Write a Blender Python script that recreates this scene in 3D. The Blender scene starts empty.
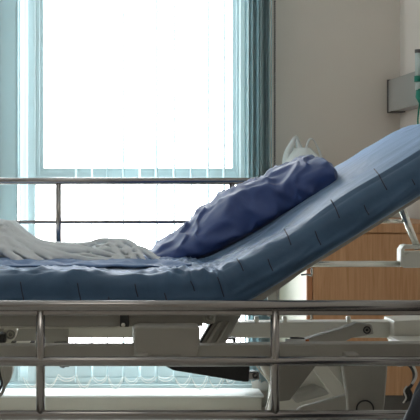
import bpy, bmesh, math, random
from mathutils import Vector, noise
random.seed(7)
C = bpy.context.scene.collection
PI = math.pi
F, CX, CY, EYE = 1120.0, 110.0, 178.0, 1.1      # focal length, principal point (px), eye height

def at(x, y, d):                                 # photo measurement at distance d -> point in the room (metres)
    return Vector(((x-CX)*d/F, d, EYE-(y-CY)*d/F))
def clamp(a, lo, hi): return max(lo, min(hi, a))
def sstep(a, b, x):
    t = clamp((x-a)/(b-a), 0, 1); return t*t*(3-2*t)
def lerp_tab(tab, x):
    if x <= tab[0][0]: return tab[0][1]
    for (a, va), (b, vb) in zip(tab, tab[1:]):
        if x <= b:
            t = (x-a)/(b-a); t = t*t*(3-2*t)*.4+t*.6
            return va+(vb-va)*t
    return tab[-1][1]

# ---------------------------------------------------------------- materials
def mat(name, col, rough=.5, metal=0, bump=0, bscale=50, var=0, vscale=5, spec=.5, sheen=0, trans=0, stretch=None):
    m = bpy.data.materials.new(name); m.use_nodes = True
    nt = m.node_tree; b = nt.nodes['Principled BSDF']
    b.inputs['Base Color'].default_value = (*col, 1); b.inputs['Roughness'].default_value = rough
    b.inputs['Metallic'].default_value = metal; b.inputs['Specular IOR Level'].default_value = spec
    b.inputs['Sheen Weight'].default_value = sheen; b.inputs['Sheen Roughness'].default_value = .35; b.inputs['Sheen Tint'].default_value = (*((.50, .70, 1) if 'mattress' in name else (.8, .9, 1)), 1)
    tc = nt.nodes.new('ShaderNodeTexCoord'); mp = nt.nodes.new('ShaderNodeMapping')
    nt.links.new(tc.outputs['Object'], mp.inputs['Vector'])
    if stretch: mp.inputs['Scale'].default_value = stretch
    if var:
        n = nt.nodes.new('ShaderNodeTexNoise'); n.inputs['Scale'].default_value = vscale; n.inputs['Detail'].default_value = 5
        r = nt.nodes.new('ShaderNodeValToRGB')
        r.color_ramp.elements[0].position = .3; r.color_ramp.elements[1].position = .7
        r.color_ramp.elements[0].color = (*[c*(1-var) for c in col], 1)
        r.color_ramp.elements[1].color = (*[min(1, c*(1+var)) for c in col], 1)
        nt.links.new(mp.outputs[0], n.inputs['Vector']); nt.links.new(n.outputs['Fac'], r.inputs[0])
        nt.links.new(r.outputs[0], b.inputs['Base Color'])
    if bump:
        n = nt.nodes.new('ShaderNodeTexNoise'); n.inputs['Scale'].default_value = bscale; n.inputs['Detail'].default_value = 4
        u = nt.nodes.new('ShaderNodeBump'); u.inputs['Strength'].default_value = bump; u.inputs['Distance'].default_value = .003
        nt.links.new(mp.outputs[0], n.inputs['Vector']); nt.links.new(n.outputs['Fac'], u.inputs['Height'])
        nt.links.new(u.outputs[0], b.inputs['Normal'])
    if trans:
        t = nt.nodes.new('ShaderNodeBsdfTranslucent'); t.inputs['Color'].default_value = (*col, 1)
        mx = nt.nodes.new('ShaderNodeMixShader'); mx.inputs[0].default_value = trans
        nt.links.new(b.outputs[0], mx.inputs[1]); nt.links.new(t.outputs[0], mx.inputs[2])
        nt.links.new(mx.outputs[0], nt.nodes['Material Output'].inputs['Surface'])
    return m
M = {}
M['wall'] = mat('wall_paint', (.74, .685, .62), .85, bump=.15, bscale=60, var=.015, vscale=3)
M['wallr'] = mat('side_wall_paint', (.78, .73, .68), .85, bump=.15, bscale=60)
M['ceil'] = mat('ceiling_paint', (.75, .75, .73), .9)
M['floor'] = mat('vinyl_floor', (.62, .62, .58), .35, var=.06, vscale=12)
M['frame'] = mat('window_frame', (.47, .55, .56), .45)
M['sill'] = mat('sill_tile', (.72, .74, .72), .25, var=.03, vscale=8)
M['curb'] = mat('curb_paint', (.52, .50, .43), .7)
M['steel'] = mat('brushed_steel', (.33, .315, .305), .2, metal=.92)
M['gusset'] = mat('gusset_enamel', (.25, .24, .21), .5)
M['steel_light'] = mat('polished_steel', (.75, .74, .68), .25, metal=.85)
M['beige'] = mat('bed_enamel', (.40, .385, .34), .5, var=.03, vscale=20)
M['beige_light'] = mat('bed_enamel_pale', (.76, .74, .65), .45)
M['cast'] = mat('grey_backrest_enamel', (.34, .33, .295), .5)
M['black'] = mat('black_plastic', (.012, .012, .013), .5)
M['dark'] = mat('dark_rubber', (.03, .03, .03), .6)
M['cover'] = mat('mattress_vinyl', (.052, .105, .185), .45, bump=.2, bscale=90, var=.10, vscale=14, sheen=1.0, spec=.22)
M['stitch'] = mat('mattress_stitch', (.015, .025, .05), .7)
M['pillow'] = mat('pillow_cotton', (.048, .092, .28), .55, bump=.45, bscale=28, var=.08, vscale=14, sheen=.5, trans=.12)
M['blanket'] = mat('blanket_cotton', (.82, .87, .90), .85, bump=.3, bscale=60, var=.03, vscale=10, sheen=.3, trans=.18)
M['slat'] = mat('blind_fabric', (.56, .70, .73), .8, trans=.25)
M['chain'] = mat('blind_chain', (.75, .74, .70), .5)
M['chain_dark'] = mat('bead_chain_grey', (.10, .095, .09), .5)
M['cream'] = mat('cream_laminate', (.62, .58, .46), .5)
M['plinth'] = mat('cabinet_plinth', (.12, .11, .10), .6)
M['bag'] = mat('bag_film', (.90, .93, .93), .3, trans=.35)
M['panel'] = mat('trunking_grey', (.36, .36, .345), .45)
M['trim'] = mat('trunking_trim', (.10, .09, .09), .5)
M['green'] = mat('green_plastic', (.0, .20, .14), .4)
M['tube'] = mat('clear_tube', (.72, .80, .78), .15, trans=.3)
M['jacket'] = mat('jacket_nylon', (.018, .026, .042), .42, bump=.5, bscale=30, var=.3, vscale=14)
M['orange'] = mat('orange_cap', (.55, .16, .05), .5)

def wood():
    m = bpy.data.materials.new('beech_veneer'); m.use_nodes = True; nt = m.node_tree; b = nt.nodes['Principled BSDF']
    tc = nt.nodes.new('ShaderNodeTexCoord'); mp = nt.nodes.new('ShaderNodeMapping'); mp.inputs['Scale'].default_value = (22, 22, 1.2)
    n = nt.nodes.new('ShaderNodeTexNoise'); n.inputs['Scale'].default_value = 4; n.inputs['Detail'].default_value = 8; n.inputs['Distortion'].default_value = .6
    r = nt.nodes.new('ShaderNodeValToRGB'); r.color_ramp.elements[0].position = .3; r.color_ramp.elements[1].position = .75
    r.color_ramp.elements[0].color = (.40, .195, .082, 1); r.color_ramp.elements[1].color = (.56, .31, .16, 1)
    nt.links.new(tc.outputs['Object'], mp.inputs[0]); nt.links.new(mp.outputs[0], n.inputs[0]); nt.links.new(n.outputs[0], r.inputs[0])
    nt.links.new(r.outputs[0], b.inputs['Base Color']); b.inputs['Roughness'].default_value = .45
    return m
M['wood'] = wood()
M['wood_edge'] = mat('beech_edge', (.42, .17, .07), .45)
def glass():
    m = bpy.data.materials.new('window_glass'); m.use_nodes = True; nt = m.node_tree; nt.nodes.remove(nt.nodes['Principled BSDF'])
    t = nt.nodes.new('ShaderNodeBsdfTransparent'); g = nt.nodes.new('ShaderNodeBsdfGlossy'); g.inputs['Roughness'].default_value = .02
    x = nt.nodes.new('ShaderNodeMixShader'); x.inputs[0].default_value = .05
    nt.links.new(t.outputs[0], x.inputs[1]); nt.links.new(g.outputs[0], x.inputs[2]); nt.links.new(x.outputs[0], nt.nodes['Material Output'].inputs[0])
    return m
M['glass'] = glass()
def emit(name, col, s):
    m = bpy.data.materials.new(name); m.use_nodes = True; nt = m.node_tree; nt.nodes.remove(nt.nodes['Principled BSDF'])
    e = nt.nodes.new('ShaderNodeEmission'); e.inputs[0].default_value = (*col, 1); e.inputs[1].default_value = s
    nt.links.new(e.outputs[0], nt.nodes['Material Output'].inputs[0]); return m

# ---------------------------------------------------------------- mesh helpers
def obj(name, bm, mats, parent=None, smooth=False, bevel=0, subsurf=0):
    me = bpy.data.meshes.new(name)
    bmesh.ops.recalc_face_normals(bm, faces=bm.faces[:])
    org = Vector((0, 0, 0))
    if parent is not None: org = parent.matrix_world.translation.copy() if parent.type == 'EMPTY' else Vector(parent['_o'])
    if parent is None:
        xs = [v.co for v in bm.verts]
        org = Vector(((min(p.x for p in xs)+max(p.x for p in xs))/2, (min(p.y for p in xs)+max(p.y for p in xs))/2, min(p.z for p in xs)))
    bmesh.ops.translate(bm, verts=bm.verts[:], vec=-org)
    bm.to_mesh(me); bm.free()
    for m in (mats if isinstance(mats, (list, tuple)) else [mats]): me.materials.append(m)
    if smooth: me.polygons.foreach_set('use_smooth', [True]*len(me.polygons))
    o = bpy.data.objects.new(name, me); C.objects.link(o)
    if parent is not None: o.parent = parent; o['_o'] = tuple(org)
    else: o.location = org; o['_o'] = tuple(org)
    if bevel:
        b = o.modifiers.new('bevel', 'BEVEL'); b.width = bevel; b.segments = 3; b.limit_method = 'ANGLE'; b.angle_limit = .6
        b.harden_normals = False
        me.polygons.foreach_set('use_smooth', [True]*len(me.polygons))
        w = o.modifiers.new('wn', 'WEIGHTED_NORMAL')
    if subsurf:
        s = o.modifiers.new('sub', 'SUBSURF'); s.levels = s.render_levels = subsurf
    return o
def thing(name, label, cat, loc=(0, 0, 0), group=None):
    o = bpy.data.objects.new(name, None); C.objects.link(o); o.location = loc
    o['label'] = label; o['category'] = cat
    if group: o['group'] = group
    o.empty_display_size = .1
    bpy.context.view_layer.update()
    return o
def tag(o, label, cat, group=None):
    o['label'] = label; o['category'] = cat
    if group: o['group'] = group
def struct(o): o['kind'] = 'structure'; return o
def box(bm, a, b, mi=0):
    x0, y0, z0 = a; x1, y1, z1 = b
    v = [bm.verts.new(p) for p in ((x0,y0,z0),(x1,y0,z0),(x1,y1,z0),(x0,y1,z0),(x0,y0,z1),(x1,y0,z1),(x1,y1,z1),(x0,y1,z1))]
    for f in ((0,3,2,1),(4,5,6,7),(0,1,5,4),(1,2,6,5),(2,3,7,6),(3,0,4,7)):
        bm.faces.new([v[i] for i in f]).material_index = mi
    return bm
def B(a, b): return box(bmesh.new(), a, b)
def prism(bm, pts, d, th, mi=0):                 # side-view outline measured at distance d, th metres thick, away from the eye
    P = [at(x, y, d) for x, y in pts]
    a = [bm.verts.new(p) for p in P]; b = [bm.verts.new(p+Vector((0, th, 0))) for p in P]
    bm.faces.new(a).material_index = mi; bm.faces.new(b[::-1]).material_index = mi
    n = len(P)
    for i in range(n):
        bm.faces.new((a[i], b[i], b[(i+1) % n], a[(i+1) % n])).material_index = mi
    return bm
def PR(pts, d, th): return prism(bmesh.new(), pts, d, th)
def rect(x0, y0, x1, y1): return [(x0, y0), (x1, y0), (x1, y1), (x0, y1)]
def tube(bm, pts, r, n=12, mi=0, closed=False, smooth=0):
    pts = [Vector(p) for p in pts]
    if smooth:
        out = []
        for i in range(len(pts)-1):
            p0, p1, p2, p3 = pts[max(i-1, 0)], pts[i], pts[i+1], pts[min(i+2, len(pts)-1)]
            for k in range(smooth):
                t = k/smooth
                out.append(.5*((2*p1)+(p2-p0)*t+(2*p0-5*p1+4*p2-p3)*t*t+(3*p1-p0-3*p2+p3)*t**3))
        pts = out+[pts[-1]]
    rings = []; ref = None
    for i, p in enumerate(pts):
        d = (pts[min(i+1, len(pts)-1)]-pts[max(i-1, 0)]).normalized()
        if ref is None: ref = Vector((0, 0, 1)) if abs(d.z) < .8 else Vector((1, 0, 0))
        u = (ref-d*ref.dot(d)).normalized(); ref = u; w = d.cross(u)
        rr = r[i] if isinstance(r, (list, tuple)) else r
        rings.append([bm.verts.new(p+u*math.cos(2*PI*k/n)*rr+w*math.sin(2*PI*k/n)*rr) for k in range(n)])
    for a, b in zip(rings, rings[1:]):
        for k in range(n): bm.faces.new((a[k], a[(k+1) % n], b[(k+1) % n], b[k])).material_index = mi
    bm.faces.new(rings[0][::-1]).material_index = mi; bm.faces.new(rings[-1]).material_index = mi
    return bm
def T(pts, r, n=12, smooth=0): return tube(bmesh.new(), pts, r, n, smooth=smooth)
def ring(bm, c, axis, R, r, n=28, m=8):          # torus
    axis = Vector(axis).normalized(); u = axis.orthogonal().normalized(); w = axis.cross(u); c = Vector(c)
    rs = []
    for i in range(n):
        a = 2*PI*i/n; e = u*math.cos(a)+w*math.sin(a)
        rs.append([bm.verts.new(c+e*(R+r*math.cos(2*PI*k/m))+axis*r*math.sin(2*PI*k/m)) for k in range(m)])
    for i in range(n):
        a, b = rs[i], rs[(i+1) % n]
        for k in range(m): bm.faces.new((a[k], a[(k+1) % m], b[(k+1) % m], b[k]))
    return bm
def grid_mesh(bm, rows, closed=True, mi=0):
    V = [[bm.verts.new(p) for p in row] for row in rows]
    n = len(V[0])
    for a, b in zip(V, V[1:]):
        for k in range(n if closed else n-1):
            bm.faces.new((a[k], a[(k+1) % n], b[(k+1) % n], b[k])).material_index = mi
    if closed:
        bm.faces.new(V[0][::-1]).material_index = mi; bm.faces.new(V[-1]).material_index = mi
    return bm

# ---------------------------------------------------------------- the room
RX, LX, BY, FY, H = 1.398, -2.4, 5.40, -1.6, 2.75
wx0, wx1, wz0, wz1 = -1.7, (251-CX)*5.45/F, .085, 2.45
struct(obj('floor', B((LX, FY, -.1), (RX, BY+.3, 0)), M['floor']))
struct(obj('ceiling', B((LX, FY, H), (RX, BY+.3, H+.1)), M['ceil']))
bm = bmesh.new()
box(bm, (LX, BY, 0), (wx0, BY+.2, H)); box(bm, (wx1, BY, 0), (RX, BY+.2, H))
box(bm, (wx0, BY, 0), (wx1, BY+.2, wz0)); box(bm, (wx0, BY, wz1), (wx1, BY+.2, H))
struct(obj('wall_back', bm, M['wall']))
struct(obj('wall_right', B((RX, FY, 0), (RX+.15, BY+.3, H)), M['wallr']))
struct(obj('wall_left', B((LX-.15, FY, 0), (LX, BY+.3, H)), M['wall']))
struct(obj('wall_front', B((LX, FY-.15, 0), (RX, FY, H)), M['wall']))
# low sill block under the window
bm = bmesh.new(); zs = .084
box(bm, (wx0-.3, 5.235, 0), ((262-CX)*5.22/F, BY, zs-.008))
s_ = struct(obj('trim_1', bm, M['curb'], bevel=.003))
bm = bmesh.new(); box(bm, (wx0-.3, 5.22, zs-.008), ((262-CX)*5.22/F+.01, BY+.03, zs+.002))
obj('sill_slab', bm, M['sill'], s_, bevel=.003)
bm = bmesh.new(); box(bm, ((264-CX)*5.22/F, BY-.015, 0), (RX, BY, .08))
struct(obj('baseboard_back', bm, M['curb'], bevel=.003))
bm = bmesh.new(); box(bm, (RX-.015, FY, 0), (RX, BY-.016, .08))
struct(obj('baseboard_right', bm, M['curb'], bevel=.003))

# window: outer frame, mullion, transom, sashes
s0 = F/5.45
X = lambda px: (px-CX)/s0
Z = lambda py: EYE-(py-CY)/s0
Y0, Y1 = 5.43, 5.50
bm = bmesh.new()
box(bm, (X(24), Y0, wz0), (X(35.5), Y1, wz1))                    # mullion
box(bm, (X(247), Y0, wz0), (wx1, Y1, wz1)); box(bm, (wx0, Y0, wz0), (wx0+.05, Y1, wz1))
box(bm, (wx0, Y0+.002, Z(185)), (wx1, Y1-.002, Z(176)))                    # transom
box(bm, (wx0, Y0+.002, wz0), (wx1, Y1-.002, Z(377)))                 # lower rail
box(bm, (wx0, Y0+.012, Z(377)), (wx1, Y1-.012, Z(364)))
box(bm, (wx0, Y0+.002, wz1-.06), (wx1, Y1-.002, wz1))
box(bm, (wx0, Y0-.02, Z(388)), (wx1, Y0, Z(383)))
win = struct(obj('window_1', bm, M['frame'], bevel=.003))
def sash(x0, x1, z0, z1, name='sash'):
    w = X(8)-X(0); bm = bmesh.new(); y0, y1 = Y0+.015, Y1-.005
    for k, (i, dy) in enumerate(((0, 0), (.55, .014))):
        a = w*i*1.0; bw = w*.55 if k == 0 else w*.45
        box(bm, (x0+a, y0+dy, z0+a), (x0+a+bw, y1, z1-a)); box(bm, (x1-a-bw, y0+dy, z0+a), (x1-a, y1, z1-a))
        box(bm, (x0+a+bw, y0+dy, z0+a), (x1-a-bw, y1, z0+a+bw)); box(bm, (x0+a+bw, y0+dy, z1-a-bw), (x1-a-bw, y1, z1-a))
    return obj(name, bm, M['frame'], win, bevel=.002)
sash(X(35.5), X(240.5), Z(176), wz1-.06)
sash(wx0+.05, X(24), Z(176), wz1-.06)
bm = bmesh.new(); box(bm, (X(240), Y0+.008, Z(176)), (X(247.2), Y1, wz1-.06))
obj('frame_strip', bm, M['frame'], win, bevel=.002)
obj('latch', T([at(138, 161.5, 5.44), at(150, 161.8, 5.44)], .003, 8), M['dark'], win)
for a, b, z0, z1 in ((X(35.5)+.04, X(240.5)-.04, Z(168), wz1-.1), (wx0+.09, X(24)-.04, Z(168), wz1-.1),
                     (X(35.5), X(247), Z(364), Z(185)), (wx0+.05, X(24), Z(364), Z(185))):
    obj('pane', B((a, 5.475, z0), (b, 5.479, z1)), M['glass'], win)

# vertical blind
bl = thing('vertical_blind', 'pale blue vertical blind drawn open across the bright window', 'window blind', (0, 5.3, 2.5))
YB = 5.31; sb = F/YB; zb = EYE-(381-CY)/sb
obj('head_rail', B((-1.75, YB-.03, 2.5), ((274-CX)/sb, YB+.03, 2.55)), M['frame'], bl, bevel=.004)
def slat(px, ang, z=None, wid=.089, dy=0):
    x = (px-CX)/sb; a = math.radians(ang); z0 = zb if z is None else z
    bm = bmesh.new(); rows = []
    N = 40
    for i in range(N+1):
        zz = z0+(2.5-z0)*i/N
        row = []
        for side in (-1, 1):
            for k in range(7):
                u = (k/6-.5)*(1 if side < 0 else -1)
                w = u*wid
                # gentle curl across the vane and slow twist along the drop
                t = a
                off = .004*math.cos(u*PI)+side*.0004
                row.append((x+w*math.cos(t)-off*math.sin(t), YB+dy+w*math.sin(t)+off*math.cos(t), zz))
        rows.append(row)
    grid_mesh(bm, rows)
    return obj('slat', bm, M['slat'], bl, smooth=True)
for px in range(-210, -12, 20): slat(px, 84)
slat(-8, 20, dy=.015); slat(8.6, 2, dy=-.02); slat(23.5, 60, wid=.07, dy=.01)
spx = [76, 92, 107.5, 123.5, 139.5, 156.5, 174, 191, 208, 224]
for i, px in enumerate(spx): slat(px, [90, 86, 92, 95, 81, 97, 94, 92, 93, 92][i])
for px, a, dy in ((240.5, 86, 0), (246, 79, .01), (250.5, 72, -.005), (256, 62, .01), (259.5, 76, -.01), (264, 60, -.012), (268, 72, .0), (271, 80, -.02)): slat(px, a, dy=dy)
for yo in (-.036, .036):
    bm = bmesh.new()
    ch = [23.5, 40, 58]+spx+[236]
    for a, b in zip(ch, ch[1:]):
        xa, xb = (a-CX)/sb, (b-CX)/sb; pts = []
        for k in range(9):
            t = k/8; sag = (.05 if b-a < 20 else .035)*(4*t*(1-t))*(.8+.4*math.sin(a*3))
            pts.append((xa+(xb-xa)*t, YB+yo, zb+.025-sag+.012*0))
        tube(bm, pts, .0018, 6)
    obj('bottom_chain', bm, M['chain'], bl, smooth=True)
bm = bmesh.new()
for i in range(142):
    z = .9+i*.0112
    for dx in (0, .006):
        bmesh.ops.create_icosphere(bm, subdivisions=1, radius=.0048, matrix=__import__('mathutils').Matrix.Translation(((275.6-CX)/sb+dx*((i % 2)*0+1), YB+.045+dx*3, z+dx*.6)))
bc = obj('bead_chain', bm, M['chain_dark'], bl, smooth=True)

# bed head trunking on the right wall
tr = thing('wall_trunking', 'grey horizontal service trunking panel fixed to the right wall', 'wall panel', (1.36, 4.5, 1.4))
obj('cover', B((1.333, 3.5, 1.416), (RX, 5.372, 1.567)), M['panel'], tr, bevel=.002)
bm = bmesh.new(); box(bm, (1.329, 5.362, 1.412), (RX, 5.375, 1.571)); box(bm, (1.331, 5.30, 1.411), (RX, 5.376, 1.4165))
obj('end_cap', bm, M['trim'], tr)
fm = thing('oxygen_flowmeter', 'green and clear oxygen flowmeter hanging on the grey wall trunking', 'flowmeter', (1.28, 4.7, 1.4))
d = 4.72
obj('flow_tube', T([at(418.2, 52, d), at(418.2, 77, d)], .013, 14), M['tube'], fm, smooth=True)
obj('tube_cap', T([at(418.2, 49.5, d), at(418.2, 53, d)], .0145, 14), M['trim'], fm, smooth=True)
obj('collar', T([at(418.2, 76, d), at(418.2, 82, d)], .017, 14), M['green'], fm, smooth=True)
bm = T([at(418.2, 82, d), at(418.2, 90, d)], .012, 14); tube(bm, [at(418.2, 86, d), at(418.2, 86, d)+Vector((.0345, 0, 0))], .01, 10)
obj('valve_body', bm, M['tube'], fm, smooth=True)
obj('bottle_cap', T([at(420, 89, d), at(420, 97, d), at(420.5, 103, d)], [.016, .019, .008], 14), M['green'], fm, smooth=True)
obj('hose', T([at(420.5, 100, d), at(418.5, 112, d), at(418, 124, d), at(421, 136, d), at(430, 148, d)], .0035, 8, smooth=6), M['green'], fm, smooth=True)

# cabinet
cab = thing('bedside_cabinet', 'beech wood cabinet with cream sides standing behind the raised backrest', 'cabinet', (1.07, 4.9, 0))
x0, x1, yf, yb, zt, zl = .791, 1.372, 4.5, 5.235, .916, .224
obj('side_panel', B((x0, yf+.02, zl), (x0+.018, yb, zt-.02)), M['cream'], cab, bevel=.002)
obj('side_panel', B((x1-.018, yf+.02, zl), (x1, yb, zt-.02)), M['cream'], cab, bevel=.002)
obj('top', B((x0-.006, yf-.004, zt-.036), (x1+.006, yb, zt)), M['wood'], cab, bevel=.003)
obj('body', B((x0+.018, yf+.02, zl), (x1-.018, yb, zt-.036)), M['wood'], cab)
obj('edge_trim', B((x0, yf, zl), (x0+.022, yf+.02, zt-.036)), M['wood_edge'], cab, bevel=.002)
dr = obj('door', B((x0+.025, yf, zl+.002), (x1-.002, yf+.019, zt-.04)), M['wood'], cab, bevel=.003)
obj('plinth', B((x0+.03, yf+.05, .05), (x1-.03, yb-.03, zl)), M['plinth'], cab)  # dark colour carries the shade of the gap under the cabinet
for cx_, cy_ in ((x0+.07, yf+.09), (x1-.07, yf+.09), (x0+.07, yb-.09), (x1-.07, yb-.09)):
    obj('castor', T([(cx_-.012, cy_, .026), (cx_+.012, cy_, .026)], .026, 16), M['dark'], cab, smooth=True)

# plastic bag on the cabinet
def at_bag(x, y): return at(x, y, 5.10)
bg = thing('plastic_bag', 'white translucent carrier bag with handles standing behind the pillow', 'bag', (.91, 5.15, zt))
rows = []
base = zt+.002
prof = [(0, .07, .07), (.02, .095, .10), (.08, .11, .115), (.16, .115, .12), (.21, .11, .11), (.26, .09, .08), (.30, .055, .05), (.325, .03, .03)]
for i in range(33):
    h = .325*i/32; wv = lerp_tab([(p[0], p[1]) for p in prof], h); wd = lerp_tab([(p[0], p[2]) for p in prof], h)
    row = []
    for k in range(48):
        a = 2*PI*k/48
        n = noise.noise(Vector((math.cos(a)*2, math.sin(a)*2, h*5)))*.010+abs(math.sin(a*3+h*5))*.004*sstep(.1, .3, h)
        cxs = .90-.02*sstep(.15, .32, h)
        row.append((cxs+(wv+n)*math.cos(a), 5.10+(wd+n)*math.sin(a), base+h))
    rows.append(row)
bb = obj('body', grid_mesh(bmesh.new(), rows), M['bag'], bg, smooth=True)
bs = bb.modifiers.new('soft', 'SMOOTH'); bs.factor = .5; bs.iterations = 8
def handle(pts, w):
    bm = bmesh.new(); rows = []
    pts = [Vector(p) for p in pts]; out = []
    for i in range(len(pts)-1):
        for k in range(5):
            p0, p1, p2, p3 = pts[max(i-1, 0)], pts[i], pts[i+1], pts[min(i+2, len(pts)-1)]; t = k/5
            out.append(.5*((2*p1)+(p2-p0)*t+(2*p0-5*p1+4*p2-p3)*t*t+(3*p1-p0-3*p2+p3)*t**3))
    out.append(pts[-1])
    for i, p in enumerate(out):
        d = (out[min(i+1, len(out)-1)]-out[max(i-1, 0)]).normalized(); s = Vector((-d.z, 0, d.x))
        ww = w*(.95+.05*math.sin(i*.7))*(1-.6*math.sin(PI*i/(len(out)-1))**4); rows.append([p-s*ww/2, p+Vector((0, -.012, 0)), p+s*ww/2, p+Vector((0, .006, 0))])
    return grid_mesh(bm, rows)
obj('handle', handle([at_bag(287, 172), at_bag(287.5, 156), at_bag(291, 146), at_bag(296, 137), at_bag(299, 147), at_bag(303, 158), at_bag(304, 168)], .045), M['bag'], bg, smooth=True)
obj('handle', handle([at_bag(306, 168), at_bag(306, 150), at_bag(309, 140), at_bag(313, 139.5), at_bag(318, 148), at_bag(322, 160), at_bag(323, 170)], .014), M['bag'], bg, smooth=True)

# ---------------------------------------------------------------- the bed
bed = thing('hospital_bed', 'adjustable hospital bed with steel side rails and raised backrest', 'hospital bed', (.1, 3.1, 0))
YN, YF = 2.70, 3.50
# near side rail (folded down)
def rail(d, ys, r, posts, xa, xb, rp):
    a, b = xa, xb
    top = obj('side_rail', T([(a, d, ys[0]), (b, d, ys[0])], r[0], 16), M['steel'], bed, smooth=True)
    for z, rr in zip(ys[1:], r[1:]):
        obj('rail_bar', T([(a+.02, d, z), (b-.02, d, z)], rr, 14), M['steel'], top, smooth=True)
    for x in posts:
        obj('rail_post', T([(x, d, ys[0]-r[0]*.6), (x, d, ys[-1]-.01)], rp, 14), M['steel'], top, smooth=True)
    for x in (a, b):
        bm = T([(x, d, ys[0]), (x+(.02 if x < 0 else -.02)*-1, d, ys[0]-.02), (x+(.02 if x < 0 else -.02)*-1, d, ys[-1])], r[-1], 12, smooth=4)
        obj('rail_post', bm, M['steel'], top, smooth=True)
    return top
z3 = [EYE-(y-CY)*2.6/F for y in (306.0, 361.3, 415)]
rn = rail(2.6, z3, (.0135, .0115, .0115), [(40.5-CX)*2.6/F, (275-CX)*2.6/F, -.707], -.86, .86, .0105)
# flat lower lip of the top bar and small joint clamps
bm = bmesh.new(); box(bm, (-.84, 2.593, z3[0]-.021), (.84, 2.607, z3[0]-.010)); obj('bar_lip', bm, M['steel'], rn, bevel=.002)
zf = [EYE-(y-CY)*3.55/F for y in (181, 222, 263)]
rail(3.55, zf, (.0105, .0055, .0055), [(58.5-CX)*3.55/F, (232-CX)*3.55/F, -.707], -.86, .60, .009)
# mounts joining rails to the frame
for x in (-.6, .06, .55): obj('rail_mount', B((x, 2.6, .669), (x+.03, 2.66, .690)), M['cast'], bed, bevel=.003)
for x in (-.6, .0, .5):
    obj('rail_mount', prism(bmesh.new(), [((x+a)*F/3.545+CX, (EYE-z)*F/3.545+CY) for a, z in ((0, .66), (.03, .66), (.03, zf[2]+.005), (0, zf[2]+.005))], 3.545, .012), M['cast'], bed, bevel=.003)

# deck: upper side beams, mesh deck plate
dk = .769
obj('deck_beam', B((-.95, YN, .742), ((203-CX)*YN/F, YN+.04, .7705)), M['beige'], bed, bevel=.003)
obj('deck_beam', B((-.95, YF-.04, .742), (.22, YF, .7705)), M['beige'], bed, bevel=.003)
obj('deck_plate', B((-.95, YN+.04, .762), (.25, YF-.04, .7705)), M['beige'], bed)
# lower main frame
obj('main_beam', PR([(-290, 345.5), (199, 345.5), (300, 344), (440, 343.5), (440, 362), (-290, 363)], 2.65, .045), M['beige'], bed, bevel=.003)
obj('beam_cover', PR([(277, 346), (313, 345), (316, 347), (316, 355), (277, 357)], 2.645, .01), M['beige'], bed, bevel=.002)
fb = PR([(-120, 324.5), (134, 326), (134, 338), (-120, 338)], 3.3, .06)
prism(fb, [(225, 322.5), (394, 321.5), (394, 338), (225, 338)], 3.3, .06)
obj('main_beam', fb, M['beige_light'], bed, bevel=.004)
obj('link_plate', PR([(-60, 327), (68.5, 327), (68.5, 346), (-60, 346)], 3.26, .02), M['beige'], bed, bevel=.003)
obj('highlight_strip', PR([(118, 327.0), (0-200, 327.0), (-200, 328.6), (118, 328.6)], 2.76, .35), M['beige_light'], bed)  # pale strip stands in for the highlight line under the deck beam
# head end cross casting
cc = PR([(394, 321), (445, 319), (445, 350), (400, 350), (394, 338)], 3.25, .12)
obj('cross_beam', cc, M['beige_light'], bed, bevel=.004)
cc = bmesh.new()
box(cc, (.806, 2.75, .618), (.93, 3.25, .643))
obj('corner_tray', cc, M['beige_light'], bed, bevel=.006)
obj('cross_beam', B((-.9, 2.7, .665), (-.84, 3.36, .7)), M['beige'], bed, bevel=.004)
# motor housing
hs = obj('motor_housing', PR([(134, 328), (140, 326.5), (200, 326.5), (200, 347), (197, 361), (134, 361)], 2.634, .2), M['beige'], bed, bevel=.006)
obj('recess_shade_plate', PR([(149.5, 358), (151, 355), (181, 355), (183, 358), (183, 362), (149.5, 362)], 2.628, .02), M['gusset'], hs, bevel=.002)  # raised dark plate paints the shade of the housing recess
obj('bracket', PR([(120, 313), (129, 313), (129, 327), (120, 327)], 2.685, .03), M['dark'], bed, bevel=.002)
bm = T([at(123.2, 325, 2.68), at(123.2, 325, 2.67)], .005, 12); obj('roller', bm, M['beige_light'], bed, smooth=True)
# left details
ca = obj('hinge_casting', PR([(3.5, 329), (16, 328), (17, 331), (15, 339), (11, 342.5), (4, 346), (3, 340)], 2.9, .05), M['beige_light'], bed, bevel=.004)
ring(bm2 := bmesh.new(), at(10.5, 334.5, 2.895), (0, 1, 0), .0105, .0022); tube(bm2, [at(10.5, 334.5, 2.9), at(10.5, 334.5, 2.888)], .005, 12)
obj('pivot_bolt', bm2, M['cast'], ca, smooth=True)
obj('limit_stop', PR([(-8, 334.5), (4.6, 334), (5.2, 344), (2.5, 346.5), (-8, 346)], 2.86, .05), M['black'], bed, bevel=.004)
obj('flange', PR([(11, 342.8), (38, 342.3), (38, 346), (6, 346)], 2.85, .03), M['beige_light'], bed, bevel=.002)
obj('rubber_foot', PR(rect(10.8, 342.2, 15.6, 345), 2.84, .03), M['dark'], bed, bevel=.002)
obj('rubber_foot', PR(rect(30, 342.2, 34.5, 345), 2.84, .03), M['dark'], bed, bevel=.002)
obj('rubber_foot', PR([(54, 343), (68, 343.2), (68, 346), (54, 346)], 3.2, .03), M['dark'], bed, bevel=.002)
obj('cable_clip', PR([(57, 363), (70, 363), (69, 367.5), (65, 367), (64, 368.5), (60, 367.5)], 2.8, .03), M['black'], bed, bevel=.002)
obj('lever_arm', PR([(2, 360), (13, 360), (12.6, 372), (10.5, 380), (6, 387.5), (4, 382), (2.5, 372)], 3.2, .04), M['beige'], bed, bevel=.004)
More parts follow.
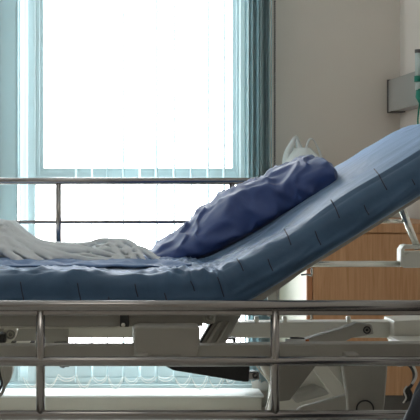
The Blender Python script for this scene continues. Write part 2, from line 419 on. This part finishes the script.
obj('power_cable', T([at(1, 360, 3.1), at(2.2, 374, 3.1), at(4.4, 382, 3.1), at(3.5, 390, 3.1), at(-1, 396, 3.1), at(-6, 390, 3.1), at(-5, 376, 3.1), at(-1, 366, 3.1), at(1, 355, 3.1)], .0045, 8, smooth=8), M['beige'], bed, smooth=True)
obj('power_cable', T([at(-3, 360, 3.08), at(.2, 376, 3.08), at(1.8, 384, 3.08), at(-1, 391, 3.08)], .0035, 8, smooth=8), M['dark'], bed, smooth=True)
# actuator under the frame
ac = obj('actuator', PR([(163, 365), (172, 362), (246, 361), (250, 366), (249, 382), (243, 382), (173, 370.5)], 3.0, .07), M['black'], bed, bevel=.004)
obj('actuator_end', PR([(247, 372), (259, 372), (259.5, 380), (247, 380)], 3.02, .03), M['steel'], ac, bevel=.003)
ring(bm2 := bmesh.new(), at(255.5, 376, 3.015), (0, 1, 0), .006, .0018); obj('actuator_pin', bm2, M['dark'], ac, smooth=True)
# backrest frame
bf = [(222, 308), (232, 301.5), (420, 184), (474, 151), (474, 166), (420, 199.5), (301, 273.5), (287, 284), (258, 304), (248, 312), (226, 312)]
near_bf = obj('backrest_frame', PR(bf, YN, .035), M['cast'], bed, bevel=.004)
k = YF/YN
P = [at(x, y, YN)+Vector((0, YF-YN-.035, 0)) for x, y in bf]
bm = bmesh.new(); a = [bm.verts.new(p) for p in P]; b = [bm.verts.new(p+Vector((0, .035, 0))) for p in P]
bm.faces.new(a); bm.faces.new(b[::-1])
for i in range(len(P)): bm.faces.new((a[i], b[i], b[(i+1) % len(P)], a[(i+1) % len(P)]))
obj('backrest_frame', bm, M['cast'], bed, bevel=.004)
bm = bmesh.new()
for (x, y) in ((250, 300), (330, 250), (450, 176)):
    p = at(x, y, YN); tube(bm, [p+Vector((0, .02, 0)), p+Vector((0, YF-YN-.02, 0))], .014, 12)
obj('backrest_crossbar', bm, M['cast'], bed, smooth=True)
bm = bmesh.new()
pa, pb = at(236, 300.5, YN), at(468, 155.5, YN)
for p, q, s in ((pa, pb, 1),):
    v = [bm.verts.new(c) for c in (p+Vector((0, .03, -.004)), q+Vector((0, .03, -.004)), q+Vector((0, YF-YN-.03, -.004)), p+Vector((0, YF-YN-.03, -.004)),
         p+Vector((0, .03, -.012)), q+Vector((0, .03, -.012)), q+Vector((0, YF-YN-.03, -.012)), p+Vector((0, YF-YN-.03, -.012)))]
    for f in ((0,3,2,1),(4,5,6,7),(0,1,5,4),(1,2,6,5),(2,3,7,6),(3,0,4,7)): bm.faces.new([v[i] for i in f])
obj('backrest_plate', bm, M['cast'], bed)
# raising arm
arm = obj('raising_arm', PR([(205, 310), (248, 306), (240, 318), (225, 345), (198.5, 346), (213, 322), (204, 318)], 2.80, .05), M['cast'], bed, bevel=.005)
bm = bmesh.new(); prism(bm, [(218, 322), (222, 322), (209, 344), (205, 344)], 2.793, .01); prism(bm, [(227, 322), (230, 322), (218, 344), (215, 344)], 2.793, .01)
obj('arm_rib', bm, M['beige'], arm, bevel=.002)
ring(bm2 := bmesh.new(), at(209.5, 317, 2.69), (0, 1, 0), .010, .002); tube(bm2, [at(209.5, 317, 2.70), at(209.5, 317, 2.69)], .005, 12)
obj('pivot_bolt', bm2, M['cast'], arm, smooth=True)
obj('pivot_lug', PR([(200, 311), (216, 311), (215, 323), (208, 325), (199, 322)], 2.70, .03), M['beige'], arm, bevel=.004)
obj('arm_edge', T([at(213, 321.5, 2.795), at(198.5, 345.5, 2.795)], .003, 8), M['dark'], arm, smooth=True)
obj('black_bracket', PR([(223, 338), (236, 338), (236, 343.5), (233.5, 343.5), (233.5, 340), (223, 340)], 3.1, .03), M['black'], bed)
# link above main beam on the right
lk = obj('link_arm', PR([(318, 343), (290, 344), (352, 325), (356, 322.5), (372, 325), (374, 334), (352, 338), (341, 344)], 2.95, .03), M['beige'], bed, bevel=.003)
ring(bm2 := bmesh.new(), at(367, 330, 2.945), (0, 1, 0), .0085, .0018); tube(bm2, [at(367, 330, 2.95), at(367, 330, 2.94)], .004, 12)
obj('pivot_bolt', bm2, M['dark'], lk, smooth=True)
bm = bmesh.new()
tube(bm, [at(289, 304, 3.2), at(297, 308, 3.2), at(303, 313, 3.2), at(310.5, 314.5, 3.2), at(311, 320, 3.2)], .0028, 8, smooth=5)
obj('wire_hook', bm, M['steel_light'], bed, smooth=True); bm = bmesh.new()
tube(bm, [at(301, 275, 3.2), at(308, 274.5, 3.2), at(311.5, 275.5, 3.2), at(311.5, 268, 3.2)], .0028, 8, smooth=5)
obj('wire_hook', bm, M['steel_light'], bed, smooth=True)
for px in (234, 255, 283, 347): obj('frame_lug', PR(rect(px, 316.5, px+4, 323), 3.3, .02), M['beige_light'], bed, bevel=.003)
# head rail tube + clamp block on the far side
hr = obj('head_tube', T([(.28, 3.42, EYE-(264-CY)*3.42/F), at(402, 264, 3.42)], .0095, 14), M['steel_light'], bed, smooth=True)
blk = bmesh.new()
prism(blk, [(401, 250), (404, 245.5), (408, 244.5), (404.5, 250), (404.5, 267), (401, 267)], 3.40, .05)
prism(blk, [(404.5, 255), (409, 252), (440, 252), (440, 268), (404.5, 268)], 3.40, .06)
prism(blk, [(404.5, 245.5), (440, 245), (440, 248.5), (404.5, 249)], 3.40, .05)
obj('clamp_block', blk, M['beige_light'], hr, bevel=.002)
obj('diagonal_strut', T([at(400.5, 206, 3.42), at(418, 249, 3.42)], .0105, 14), M['steel_light'], bed, smooth=True)
obj('thin_strut', T([at(375, 221, 3.43), at(403.5, 221, 3.43)], .0055, 10), M['steel_light'], bed, smooth=True)
# lower mechanism
obj('gusset_plate', PR([(270, 360), (318, 360), (316, 366), (290, 400.5), (276, 402), (272, 400)], 2.74, .02), M['gusset'], bed, bevel=.003)
obj('base_cover', PR([(258, 362), (271, 386), (266, 440), (372, 440), (356, 362)], 3.30, .05), M['beige_light'], bed, bevel=.01)
cv = obj('cover_ridge', PR([(292, 396), (318, 388), (331, 394), (322, 397), (296, 404)], 3.22, .08), M['beige'], bed, bevel=.008)
obj('scissor_arm', PR([(306, 360), (322, 360), (348, 392), (340, 400), (333, 397)], 3.08, .012), M['beige_light'], bed, bevel=.004)
obj('scissor_arm', PR([(293, 414), (301, 407), (312, 404), (348, 394), (348, 440), (270, 440)], 2.95, .018), M['beige'], bed, bevel=.004)
obj('edge_highlight', T([at(253, 361, 2.98), at(262, 373, 2.98), at(270.5, 384, 2.98), at(271, 392, 2.98), at(266.5, 408, 2.98), at(266, 420, 2.98)], .0022, 8, smooth=5), M['steel_light'], bed, smooth=True)  # pale rod drawn as the highlight along the panel's curved edge
lg = obj('leg', PR([(341, 358), (388, 358), (385, 405), (378, 450), (376, 520), (352, 520), (350, 450), (347, 400)], 2.74, .018), M['beige'], bed, bevel=.006)
ring(bm2 := bmesh.new(), at(365, 409, 2.737), (0, 1, 0), .0205, .002, n=40); obj('pivot_ring', bm2, M['dark'], lg, smooth=True)
lf = obj('leg', PR([(341, 366), (388, 366), (385, 405), (378, 450), (378, 482), (352, 482), (350, 450), (347, 400)], 3.28, .02), M['beige'], bed, bevel=.006)
for xx in (-.75,):
    for yy in (2.76, 3.30):
        obj('leg', B((xx, yy, .2), (xx+.09, yy+.06, .68)), M['beige'], bed, bevel=.006)
# base chassis and castors, on the floor
zb0, zb1 = .15, .21
bm = bmesh.new()
box(bm, (-.8, 2.75, zb0), (.75, 2.81, zb1)); box(bm, (-.8, 3.29, zb0), (.75, 3.35, zb1)); box(bm, (-.8, 2.81, zb0), (-.74, 3.29, zb1)); box(bm, (.69, 2.81, zb0), (.75, 3.29, zb1))
obj('base_frame', bm, M['beige'], bed, bevel=.006)
for xx in (-.74, .66):
    for yy in (2.78, 3.32):
        cs = obj('castor', T([(xx-.0, yy-.018, .065), (xx, yy+.018, .065)], .065, 24), M['dark'], bed, smooth=True)
        obj('castor_fork', T([(xx, yy, .08), (xx, yy, .155)], .02, 12), M['steel'], cs, smooth=True)

# small cables hanging at the head end
def squig(pts, r, d): return T([at(x, y, d) for x, y in pts], r, 8, smooth=6)
cb = obj('looped_cord', squig([(400, 362), (408, 364.5), (413, 370), (414, 378), (411, 386), (406, 390), (405, 396), (409, 400), (411, 394), (407, 388), (408, 398), (405, 402)], .0045, 3.0), M['dark'], bed, smooth=True)
bm = bmesh.new(); 
for pts, r in (([(392, 364), (401, 365.5), (409, 363), (415, 369), (416, 377), (412, 384)], .0032), ([(407, 386), (404, 391), (406, 398), (403, 403)], .0022)):
    tube(bm, [at(x, y, 2.98) for x, y in pts], r, 8, smooth=6)
obj('looped_cord', bm, M['chain'], bed, smooth=True)

# small tube lying on the frame
st = thing('syringe', 'small white tube with orange tip lying on the bed frame beam', 'tube', at(296, 337.5, 3.0))
obj('barrel', T([at(285, 341.5, 2.9), at(305, 342.0, 2.9)], .0075, 14), M['chain'], st, smooth=True)
obj('tip', T([at(305, 342.0, 2.9), at(309, 341.0, 2.9)], .0055, 12), M['orange'], st, smooth=True)
obj('plunger', T([at(290, 339.0, 2.91), at(297, 338.8, 2.91), at(304, 339.6, 2.91)], .005, 10), M['dark'], st, smooth=True)

# ---------------------------------------------------------------- mattress
SL = .62
XB, ZB = .287, .7725
def bot(x):
    w = .022; u = (x-XB)/w
    sp = w*(math.log1p(math.exp(u)) if u < 30 else u)
    return ZB+SL*sp
def slope(x):
    u = clamp((x-XB)/.022, -30, 30); return SL/(1+math.exp(-u))
X0M, X1M = -.93, .955
def sect(x):                                     # point on the underside, up normal, thickness
    s = slope(x); n = Vector((-s, 0, 1)).normalized()
    th = .094-.010*sstep(.25, .5, x)
    return Vector((x, 0, bot(x))), n, th
def top_z(X):                                     # height of the mattress top above a given X
    best = None
    for i in range(200):
        x = X+i*.0006
        p, n, th = sect(x); q = p+n*th
        if q.x >= X-.0005 and (best is None or abs(q.x-X) < abs(best.x-X)): best = q
    return (best or q).z
def wrinkle(x, y):
    v = Vector((x*7, y*3.0, 0))
    w = noise.noise(v)*.0055
    w *= 1+.8*(1-sstep(.35, .5, x))
    q = Vector((x*9+noise.noise(Vector((x*4, y*5, 3)))*2.5, y*13, 1.3))
    w += (1-abs(noise.noise(q))*2)**3*.0075*(1-.75*sstep(.40, .60, x))
    w += (1-abs(noise.noise(Vector((x*5+y*3, y*22, 8))))*2.2)**2*.006*(1-sstep(.25, .4, x))
    b = math.exp(-((x-.2)/.10)**2)
    w += b*(1-abs(noise.noise(Vector((x*26+y*9, y*6, 5))))*2)**2*.009
    return w
rows = []
NX = 420; ya, yb_ = 2.678, 3.512; R = .028
for i in range(NX+1):
    x = X0M+(X1M-X0M)*i/NX
    p, n, th = sect(x)
    e = min(1, min(x-X0M, (X1M-x))/.05+.02) if True else 1
    e = math.sqrt(clamp(1-(1-e)**2, 0.02, 1))
    endr = sstep(0, .16, X1M-x)
    row = []
    # underside
    def pt(y, h): 
        hh = th*.5+(h-th*.5)*e
        return p+n*hh+Vector((0, y, 0))
    yi0 = ya+.10*(1-endr)**2*.4; yi1 = yb_-.10*(1-endr)**2*1.2
    for k in range(6): row.append(pt(yi0+.02+(yi1-yi0-.04)*k/5*1.0, 0))
    for k in range(9):                            # far side, going up
        t = k/8; h = .012+(th-.012-R)*t; row.append(pt(yi1+.004*math.sin(t*PI), h))
    for k in range(1, 6):
        a = PI/2*k/6; row.append(pt(yi1-R+R*math.cos(a), th-R+R*math.sin(a)))
    for k in range(61):
        y = yi1-R+(yi0+.040-yi1+R)*k/60
        row.append(pt(y, th+.020*sstep(.35, .65, x)*math.sqrt(max(0, math.sin(PI*clamp((y-yi0)/(yi1-yi0), 0, 1))))+wrinkle(x, y)))
    R2 = .040
    for k in range(1, 9):
        a = PI/2*k/9; wv = wrinkle(x, yi0-.02*math.sin(a))*(.35+.65*math.cos(a)); row.append(pt(yi0+R2-R2*math.sin(a)-wv*math.sin(a)*.8, th-R2+R2*math.cos(a)+wv*math.cos(a)))
    for k in range(1, 10):                           # near side, going down
        t = k/9; h = (th-R2)*(1-t)+.008*t
        bulge = .007*math.sin(t*PI)+.006*noise.noise(Vector((x*8, t*2.5, 9)))*math.sin(t*PI)+.004*noise.noise(Vector((x*22+t*3, t*2, 2)))*math.sin(t*PI)
        row.append(pt(yi0-bulge, h))
    rows.append(row)
bm = grid_mesh(bmesh.new(), rows)
# seam stitches on the near side, as narrow bands in the cover
from mathutils.bvhtree import BVHTree
bm.normal_update(); bvh = BVHTree.FromBMesh(bm)
cam0 = Vector((0, 0, EYE))
def stitch(pts, w=.0045):
    out = []
    for i in range(len(pts)-1):
        for k in range(8):
            t = k/8; out.append((pts[i][0]+(pts[i+1][0]-pts[i][0])*t, pts[i][1]+(pts[i+1][1]-pts[i][1])*t))
    out.append(pts[-1]); P = []
    for x, y in out:
        dd = (at(x, y, 1)-cam0).normalized(); h = bvh.ray_cast(cam0, dd)
        if h[0] is not None: P.append(h[0]-Vector((0, .0004, -.0002)))
    if len(P) < 2: return
    tube(bm, P, w*.32, 6, mi=1)
for s in ([(20.5, 282), (22, 292), (24, 301)], [(77.5, 283), (79, 292), (81, 301)], [(135, 284), (136.3, 291), (138, 297)], [(108.5, 297), (109, 301)],
          [(164.5, 293), (166, 298), (167, 302)], [(190.5, 281), (193, 286), (194.5, 291)], [(217.5, 277), (220, 284), (224, 297)], [(237, 259), (240.5, 264), (243.5, 271)],
          [(268, 259), (270, 265), (273, 271)], [(284, 229), (288, 236), (291, 245)], [(315, 231), (317.5, 238), (321, 245)], [(331, 200), (335.5, 208), (339.5, 218)],
          [(364, 205), (366, 210), (369, 215)], [(374, 169), (379, 175), (382, 181), (387, 190)], [(412, 179), (415, 185)]):
    stitch(s)
ma = obj('mattress', bm, [M['cover'], M['stitch']], smooth=True)
tag(ma, 'dark blue vinyl mattress bent upwards with the raised backrest', 'mattress')

# ---------------------------------------------------------------- pillow
ptop = [(.098, .872), (.116, .886), (.16, .920), (.218, .972), (.282, 1.026), (.334, 1.070), (.387, 1.088), (.442, 1.104), (.509, 1.138), (.560, 1.172), (.590, 1.177), (.612, 1.155), (.628, 1.128)]
rows = []
NS, NK = 150, 110
for i in range(NS+1):
    t = i/NS; x = .098+(.632-.098)*(t*.9+.1*(.5-.5*math.cos(PI*t)))
    zs_ = top_z(x)+.001; zt_ = max(lerp_tab(ptop, x), zs_+.006)
    if x > .59: zt_ = max(zt_, zs_+.01)
    endf = clamp(min((x-.098)/.08, (.632-x)/.05), 0, 1); endf = math.sqrt(clamp(1-(1-endf)**2, 0, 1))
    yc = 3.24-.05*sstep(.4, .65, x); hw = (.06+.13*endf)*(1 if x > .25 else .75+.25*sstep(.1, .25, x))
    h = zt_-zs_; row = []
    for k in range(NK):
        a = 2*PI*k/NK; c, s = math.cos(a), math.sin(a)
        cy = math.copysign(abs(c)**.75, c); sz = math.copysign(abs(s)**(.8 if s > 0 else .45), s)
        lean = .10*(s if s > 0 else 0)*0
        y = yc+hw*cy; z = zs_+h*(.36+.64*sz) if s > 0 else zs_+h*.36*(1+sz)
        q = Vector((x*7.5, y*9, z*9))
        wd = noise.noise(q*1.3+Vector((3, 1, 2)))*1.3
        # creases fanning diagonally across the cover
        f1 = max(0, 1-abs(noise.noise(Vector((x*9+z*9+wd*.9, y*3.5, z*2-x*2))))*2.6)
        f2 = max(0, 1-abs(noise.noise(Vector((x*5-z*13+wd*.7, y*5+4, z*4+2))))*2.6)
        f3 = max(0, 1-abs(noise.noise(Vector((x*13+z*4+wd*.5+7, y*6, z*11+5))))*3.0)
        f4 = max(0, 1-abs(noise.noise(Vector((x*22-z*16+wd, y*9+2, z*8))))*3)
        dsp = .012*f1**2+.008*f2**2+.005*f3**2+.0025*f4**2-.004+.012*noise.noise(q*.7)-.007
        up = clamp((z-zs_)/.03, 0, 1)
        n = Vector((0, cy, max(sz, -.1))).normalized()
        row.append(Vector((x+.0*dsp, y, z))+n*dsp*up*(.3+.7*endf)*1.35)
    rows.append(row)
pl = obj('pillow', grid_mesh(bmesh.new(), rows), M['pillow'], smooth=True)
ps = pl.modifiers.new('soft', 'SMOOTH'); ps.factor = .5; ps.iterations = 2
tag(pl, 'crumpled dark blue pillow leaning on the raised backrest', 'pillow')

# ---------------------------------------------------------------- blanket
btop = [(-.66, .90), (-.55, .95), (-.40, .965), (-.314, .969), (-.291, .969), (-.257, .940), (-.214, .925), (-.143, .914), (-.10, .908), (-.071, .906), (-.043, .921), (.0, .925), (.043, .921), (.071, .905), (.114, .890), (.150, .872)]
rows = []
NS, NK = 160, 60
zs_ = .876
for i in range(NS+1):
    t = i/NS; x = -.66+(.155+.66)*t
    zt_ = lerp_tab(btop, x)-.011; endf = clamp(min((x+.66)/.06, (.155-x)/.05), 0, 1); endf = math.sqrt(clamp(1-(1-endf)**2, 0, 1))
    yc = 3.215; hw = (.03+.125*endf)*(1+.10*noise.noise(Vector((x*6, 0, 0)))); h = max(zt_-zs_, .008); row = []
    for k in range(NK):
        a = 2*PI*k/NK; c, sn = math.cos(a), math.sin(a)
        cy = math.copysign(abs(c)**.9, c); sz = math.copysign(abs(sn)**(.95 if sn > 0 else .4), sn)
        z = zs_+h*(.2+.8*sz) if sn > 0 else zs_+h*.2*(1+sz)
        n_ = noise.noise(Vector((x*14, cy*3, z*16)))*.008*endf
        row.append(Vector((x, yc+(hw+n_)*cy, z+max(n_, 0)*.6)))
    rows.append(row)
bm = grid_mesh(bmesh.new(), rows)
def strand(pts, r, back=0):
    P = []
    for i, (x, y) in enumerate(pts):
        d = 2.985+.20*clamp((264-y)/42, 0, 1)+back+.012*noise.noise(Vector((x*.09, y*.2, r*90)))
        P.append(at(x, y, d))
    n = len(P); m = (n-1)*10+1
    R = [(r*(.55+.45*math.sin(PI*clamp(k/(m-1)*.9+.05, 0, 1)))*(1+.22*noise.noise(Vector((k*.13, r*300, 1))))) for k in range(m)]
    tube(bm, P, R, 10, smooth=10)
S = [([(-70, 226), (-30, 222), (0, 226), (10, 228), (22, 238), (36, 246), (55, 251), (80, 253), (105, 252), (130, 253)], .012),
     ([(-60, 236), (0, 233), (12, 239), (28, 248), (46, 256), (70, 261)], .014), ([(-60, 246), (0, 242), (15, 248), (30, 256), (44, 263)], .013),
     ([(-50, 256), (0, 252), (10, 256), (24, 263)], .013), ([(-40, 262), (6, 263), (40, 264)], .010), ([(-10, 247), (14, 252), (36, 262)], .007),
     ([(30, 243), (50, 247), (75, 250), (100, 254), (125, 259)], .010), ([(38, 249), (60, 256), (90, 261), (120, 263), (148, 263)], .012),
     ([(56, 246.5), (76, 248), (96, 246)], .009), ([(86, 250), (97, 244), (112, 244), (126, 251), (136, 260)], .010),
     ([(114, 249), (126, 244), (137, 251), (143, 260)], .010), ([(124, 255), (139, 251), (151, 256), (160, 263)], .010),
     ([(96, 248), (111, 252), (121, 258), (116, 264)], .008), ([(104, 243.5), (118, 242.5), (130, 246), (140, 254)], .007),
     ([(60, 258), (85, 256), (108, 260), (128, 258), (142, 263)], .008), ([(20, 236), (32, 249), (54, 262)], .008), ([(2, 229), (22, 244), (46, 252), (74, 257)], .008),
     ([(130, 262), (137, 255), (146, 262), (154, 264)], .008), ([(98, 252), (108, 247), (117, 252), (126, 262)], .007)]
for p, rr in S: strand([(x, y-2.5*clamp((262-y)/12, 0, 1)) for x, y in p], rr*.95)
for p, rr in S[:9:2]: strand([(x*.9+6, y-3) for x, y in p], rr, .16)
bk = obj('blanket', bm, M['blanket'], smooth=True)
rm = bk.modifiers.new('cloth', 'REMESH'); rm.mode = 'VOXEL'; rm.voxel_size = .0026; rm.use_smooth_shade = True
sm = bk.modifiers.new('soft', 'SMOOTH'); sm.factor = .5; sm.iterations = 2
tx = bpy.data.textures.new('crumple', 'CLOUDS'); tx.noise_scale = .02
dm = bk.modifiers.new('crumple', 'DISPLACE'); dm.texture = tx; dm.strength = .003; dm.mid_level = .5
tag(bk, 'crumpled white cotton blanket heaped on the flat part of the mattress', 'blanket')
# rumpled blue sheet under the blanket
rows = []
for i in range(161):
    x = -.75+.96*i/160; row = []
    for k in range(41):
        v = k/40; y = 2.86+.60*v
        z = top_z(x) if x > .1 else .8665
        r = (1-abs(noise.noise(Vector((x*9+y*6, y*16, 7))))*2.3)
        ez = sstep(0, .08, v)*sstep(0, .08, 1-v)
        row.append((x, y+.025*noise.noise(Vector((x*7, 0, 4)))*(1-v), z+.006+.013*max(r, 0)*(.4+.6*ez)+.003*noise.noise(Vector((x*20, y*20, 1)))))
    rows.append(row)
bm = grid_mesh(bmesh.new(), rows, closed=False)
M['sheet'] = mat('sheet_cotton', (.10, .19, .38), .7, bump=.3, bscale=60, sheen=.3)
sh = obj('sheet', bm, M['sheet'], smooth=True)
so = sh.modifiers.new('th', 'SOLIDIFY'); so.thickness = .003; so.offset = -1
tag(sh, 'thin blue cotton sheet spread rumpled beneath the white blanket', 'sheet')

# ---------------------------------------------------------------- chair with jacket, near right corner
chr_ = thing('visitor_chair', 'plain visitor chair beneath the dark jacket in front of the bed', 'chair', (.93, 2.30, 0))
obj('seat', B((.74, 2.06, .40), (1.16, 2.46, .44)), M['plinth'], chr_, bevel=.01)
obj('backrest', B((.76, 2.42, .44), (1.14, 2.45, .74)), M['plinth'], chr_, bevel=.01)
for x in (.76, 1.12):
    for y in (2.08, 2.42): obj('leg', T([(x, y, 0), (x, y, .405)], .011, 12), M['steel'], chr_, smooth=True)
rows = []
for i in range(61):
    t = i/60; z = .30+.50*t
    left = lerp_tab([(.30, .55), (.45, .59), (.555, .632), (.62, .656), (.67, .683), (.71, .72), (.75, .80), (.80, .87)], z)
    hw = (1.20-left)/2 if z < .7 else (1.20-left)/2
    hw = max(hw-.0, .04); cx_ = left+hw; dp = .075*(1-.75*sstep(.7, .8, z)); row = []
    for k in range(96):
        a = 2*PI*k/96; c, s = math.cos(a), math.sin(a)
        fold = .010*abs(math.sin(a*6+z*7+noise.noise(Vector((c*2, s*2, z*5)))*3))-.008+.012*noise.noise(Vector((c*3, s*3, z*7)))
        row.append((cx_+(hw+fold)*math.copysign(abs(c)**.8, c), 2.435+(dp+fold)*math.copysign(abs(s)**.7, s), z))
    rows.append(row)
jk = obj('jacket', grid_mesh(bmesh.new(), rows), M['jacket'], smooth=True)
tag(jk, 'dark navy shiny jacket draped at the bottom right corner', 'jacket')

# ---------------------------------------------------------------- light
cl = thing('added_fill_panel', 'added fill light panel, unseen, overhead above the foreground', 'fill light', (-.2, 1.6, H))  # unseen glowing panel, added to lift the room's brightness
obj('frame', B((-.8, 1.3, H-.03), (.4, 1.9, H)), M['frame'], cl, bevel=.004)
obj('diffuser', B((-.77, 1.33, H-.035), (.37, 1.87, H-.031)), emit('fill_glow', (1, .95, .86), 2.2), cl)
w = bpy.data.worlds.new('world'); bpy.context.scene.world = w; w.use_nodes = True
bgn = w.node_tree.nodes['Background']; bgn.inputs[0].default_value = (.975, .985, 1, 1); bgn.inputs[1].default_value = 8.5
def portal(loc, rot, sx, sy):
    l = bpy.data.lights.new('portal', 'AREA'); l.shape = 'RECTANGLE'; l.size = sx; l.size_y = sy; l.cycles.is_portal = True
    o = bpy.data.objects.new('window_portal', l); C.objects.link(o); o.location = loc; o.rotation_euler = rot
portal(((wx0+wx1)/2, 5.56, (wz0+wz1)/2), (-PI/2, 0, 0), wx1-wx0, wz1-wz0)

cam = bpy.data.cameras.new('camera'); co = bpy.data.objects.new('camera', cam); C.objects.link(co)
co.location = (0, 0, EYE); co.rotation_euler = (PI/2, 0, 0)
cam.sensor_width = 36; cam.lens = 36*F/420; cam.shift_x = (210-CX)/420; cam.shift_y = -(210-CY)/420; cam.clip_start = .05
sc = bpy.context.scene; sc.camera = co
sc.view_settings.view_transform = 'Standard'; sc.view_settings.look = 'None'; sc.view_settings.gamma = 1; sc.view_settings.exposure = .45
for o in bpy.data.objects:
    if '_o' in o: del o['_o']
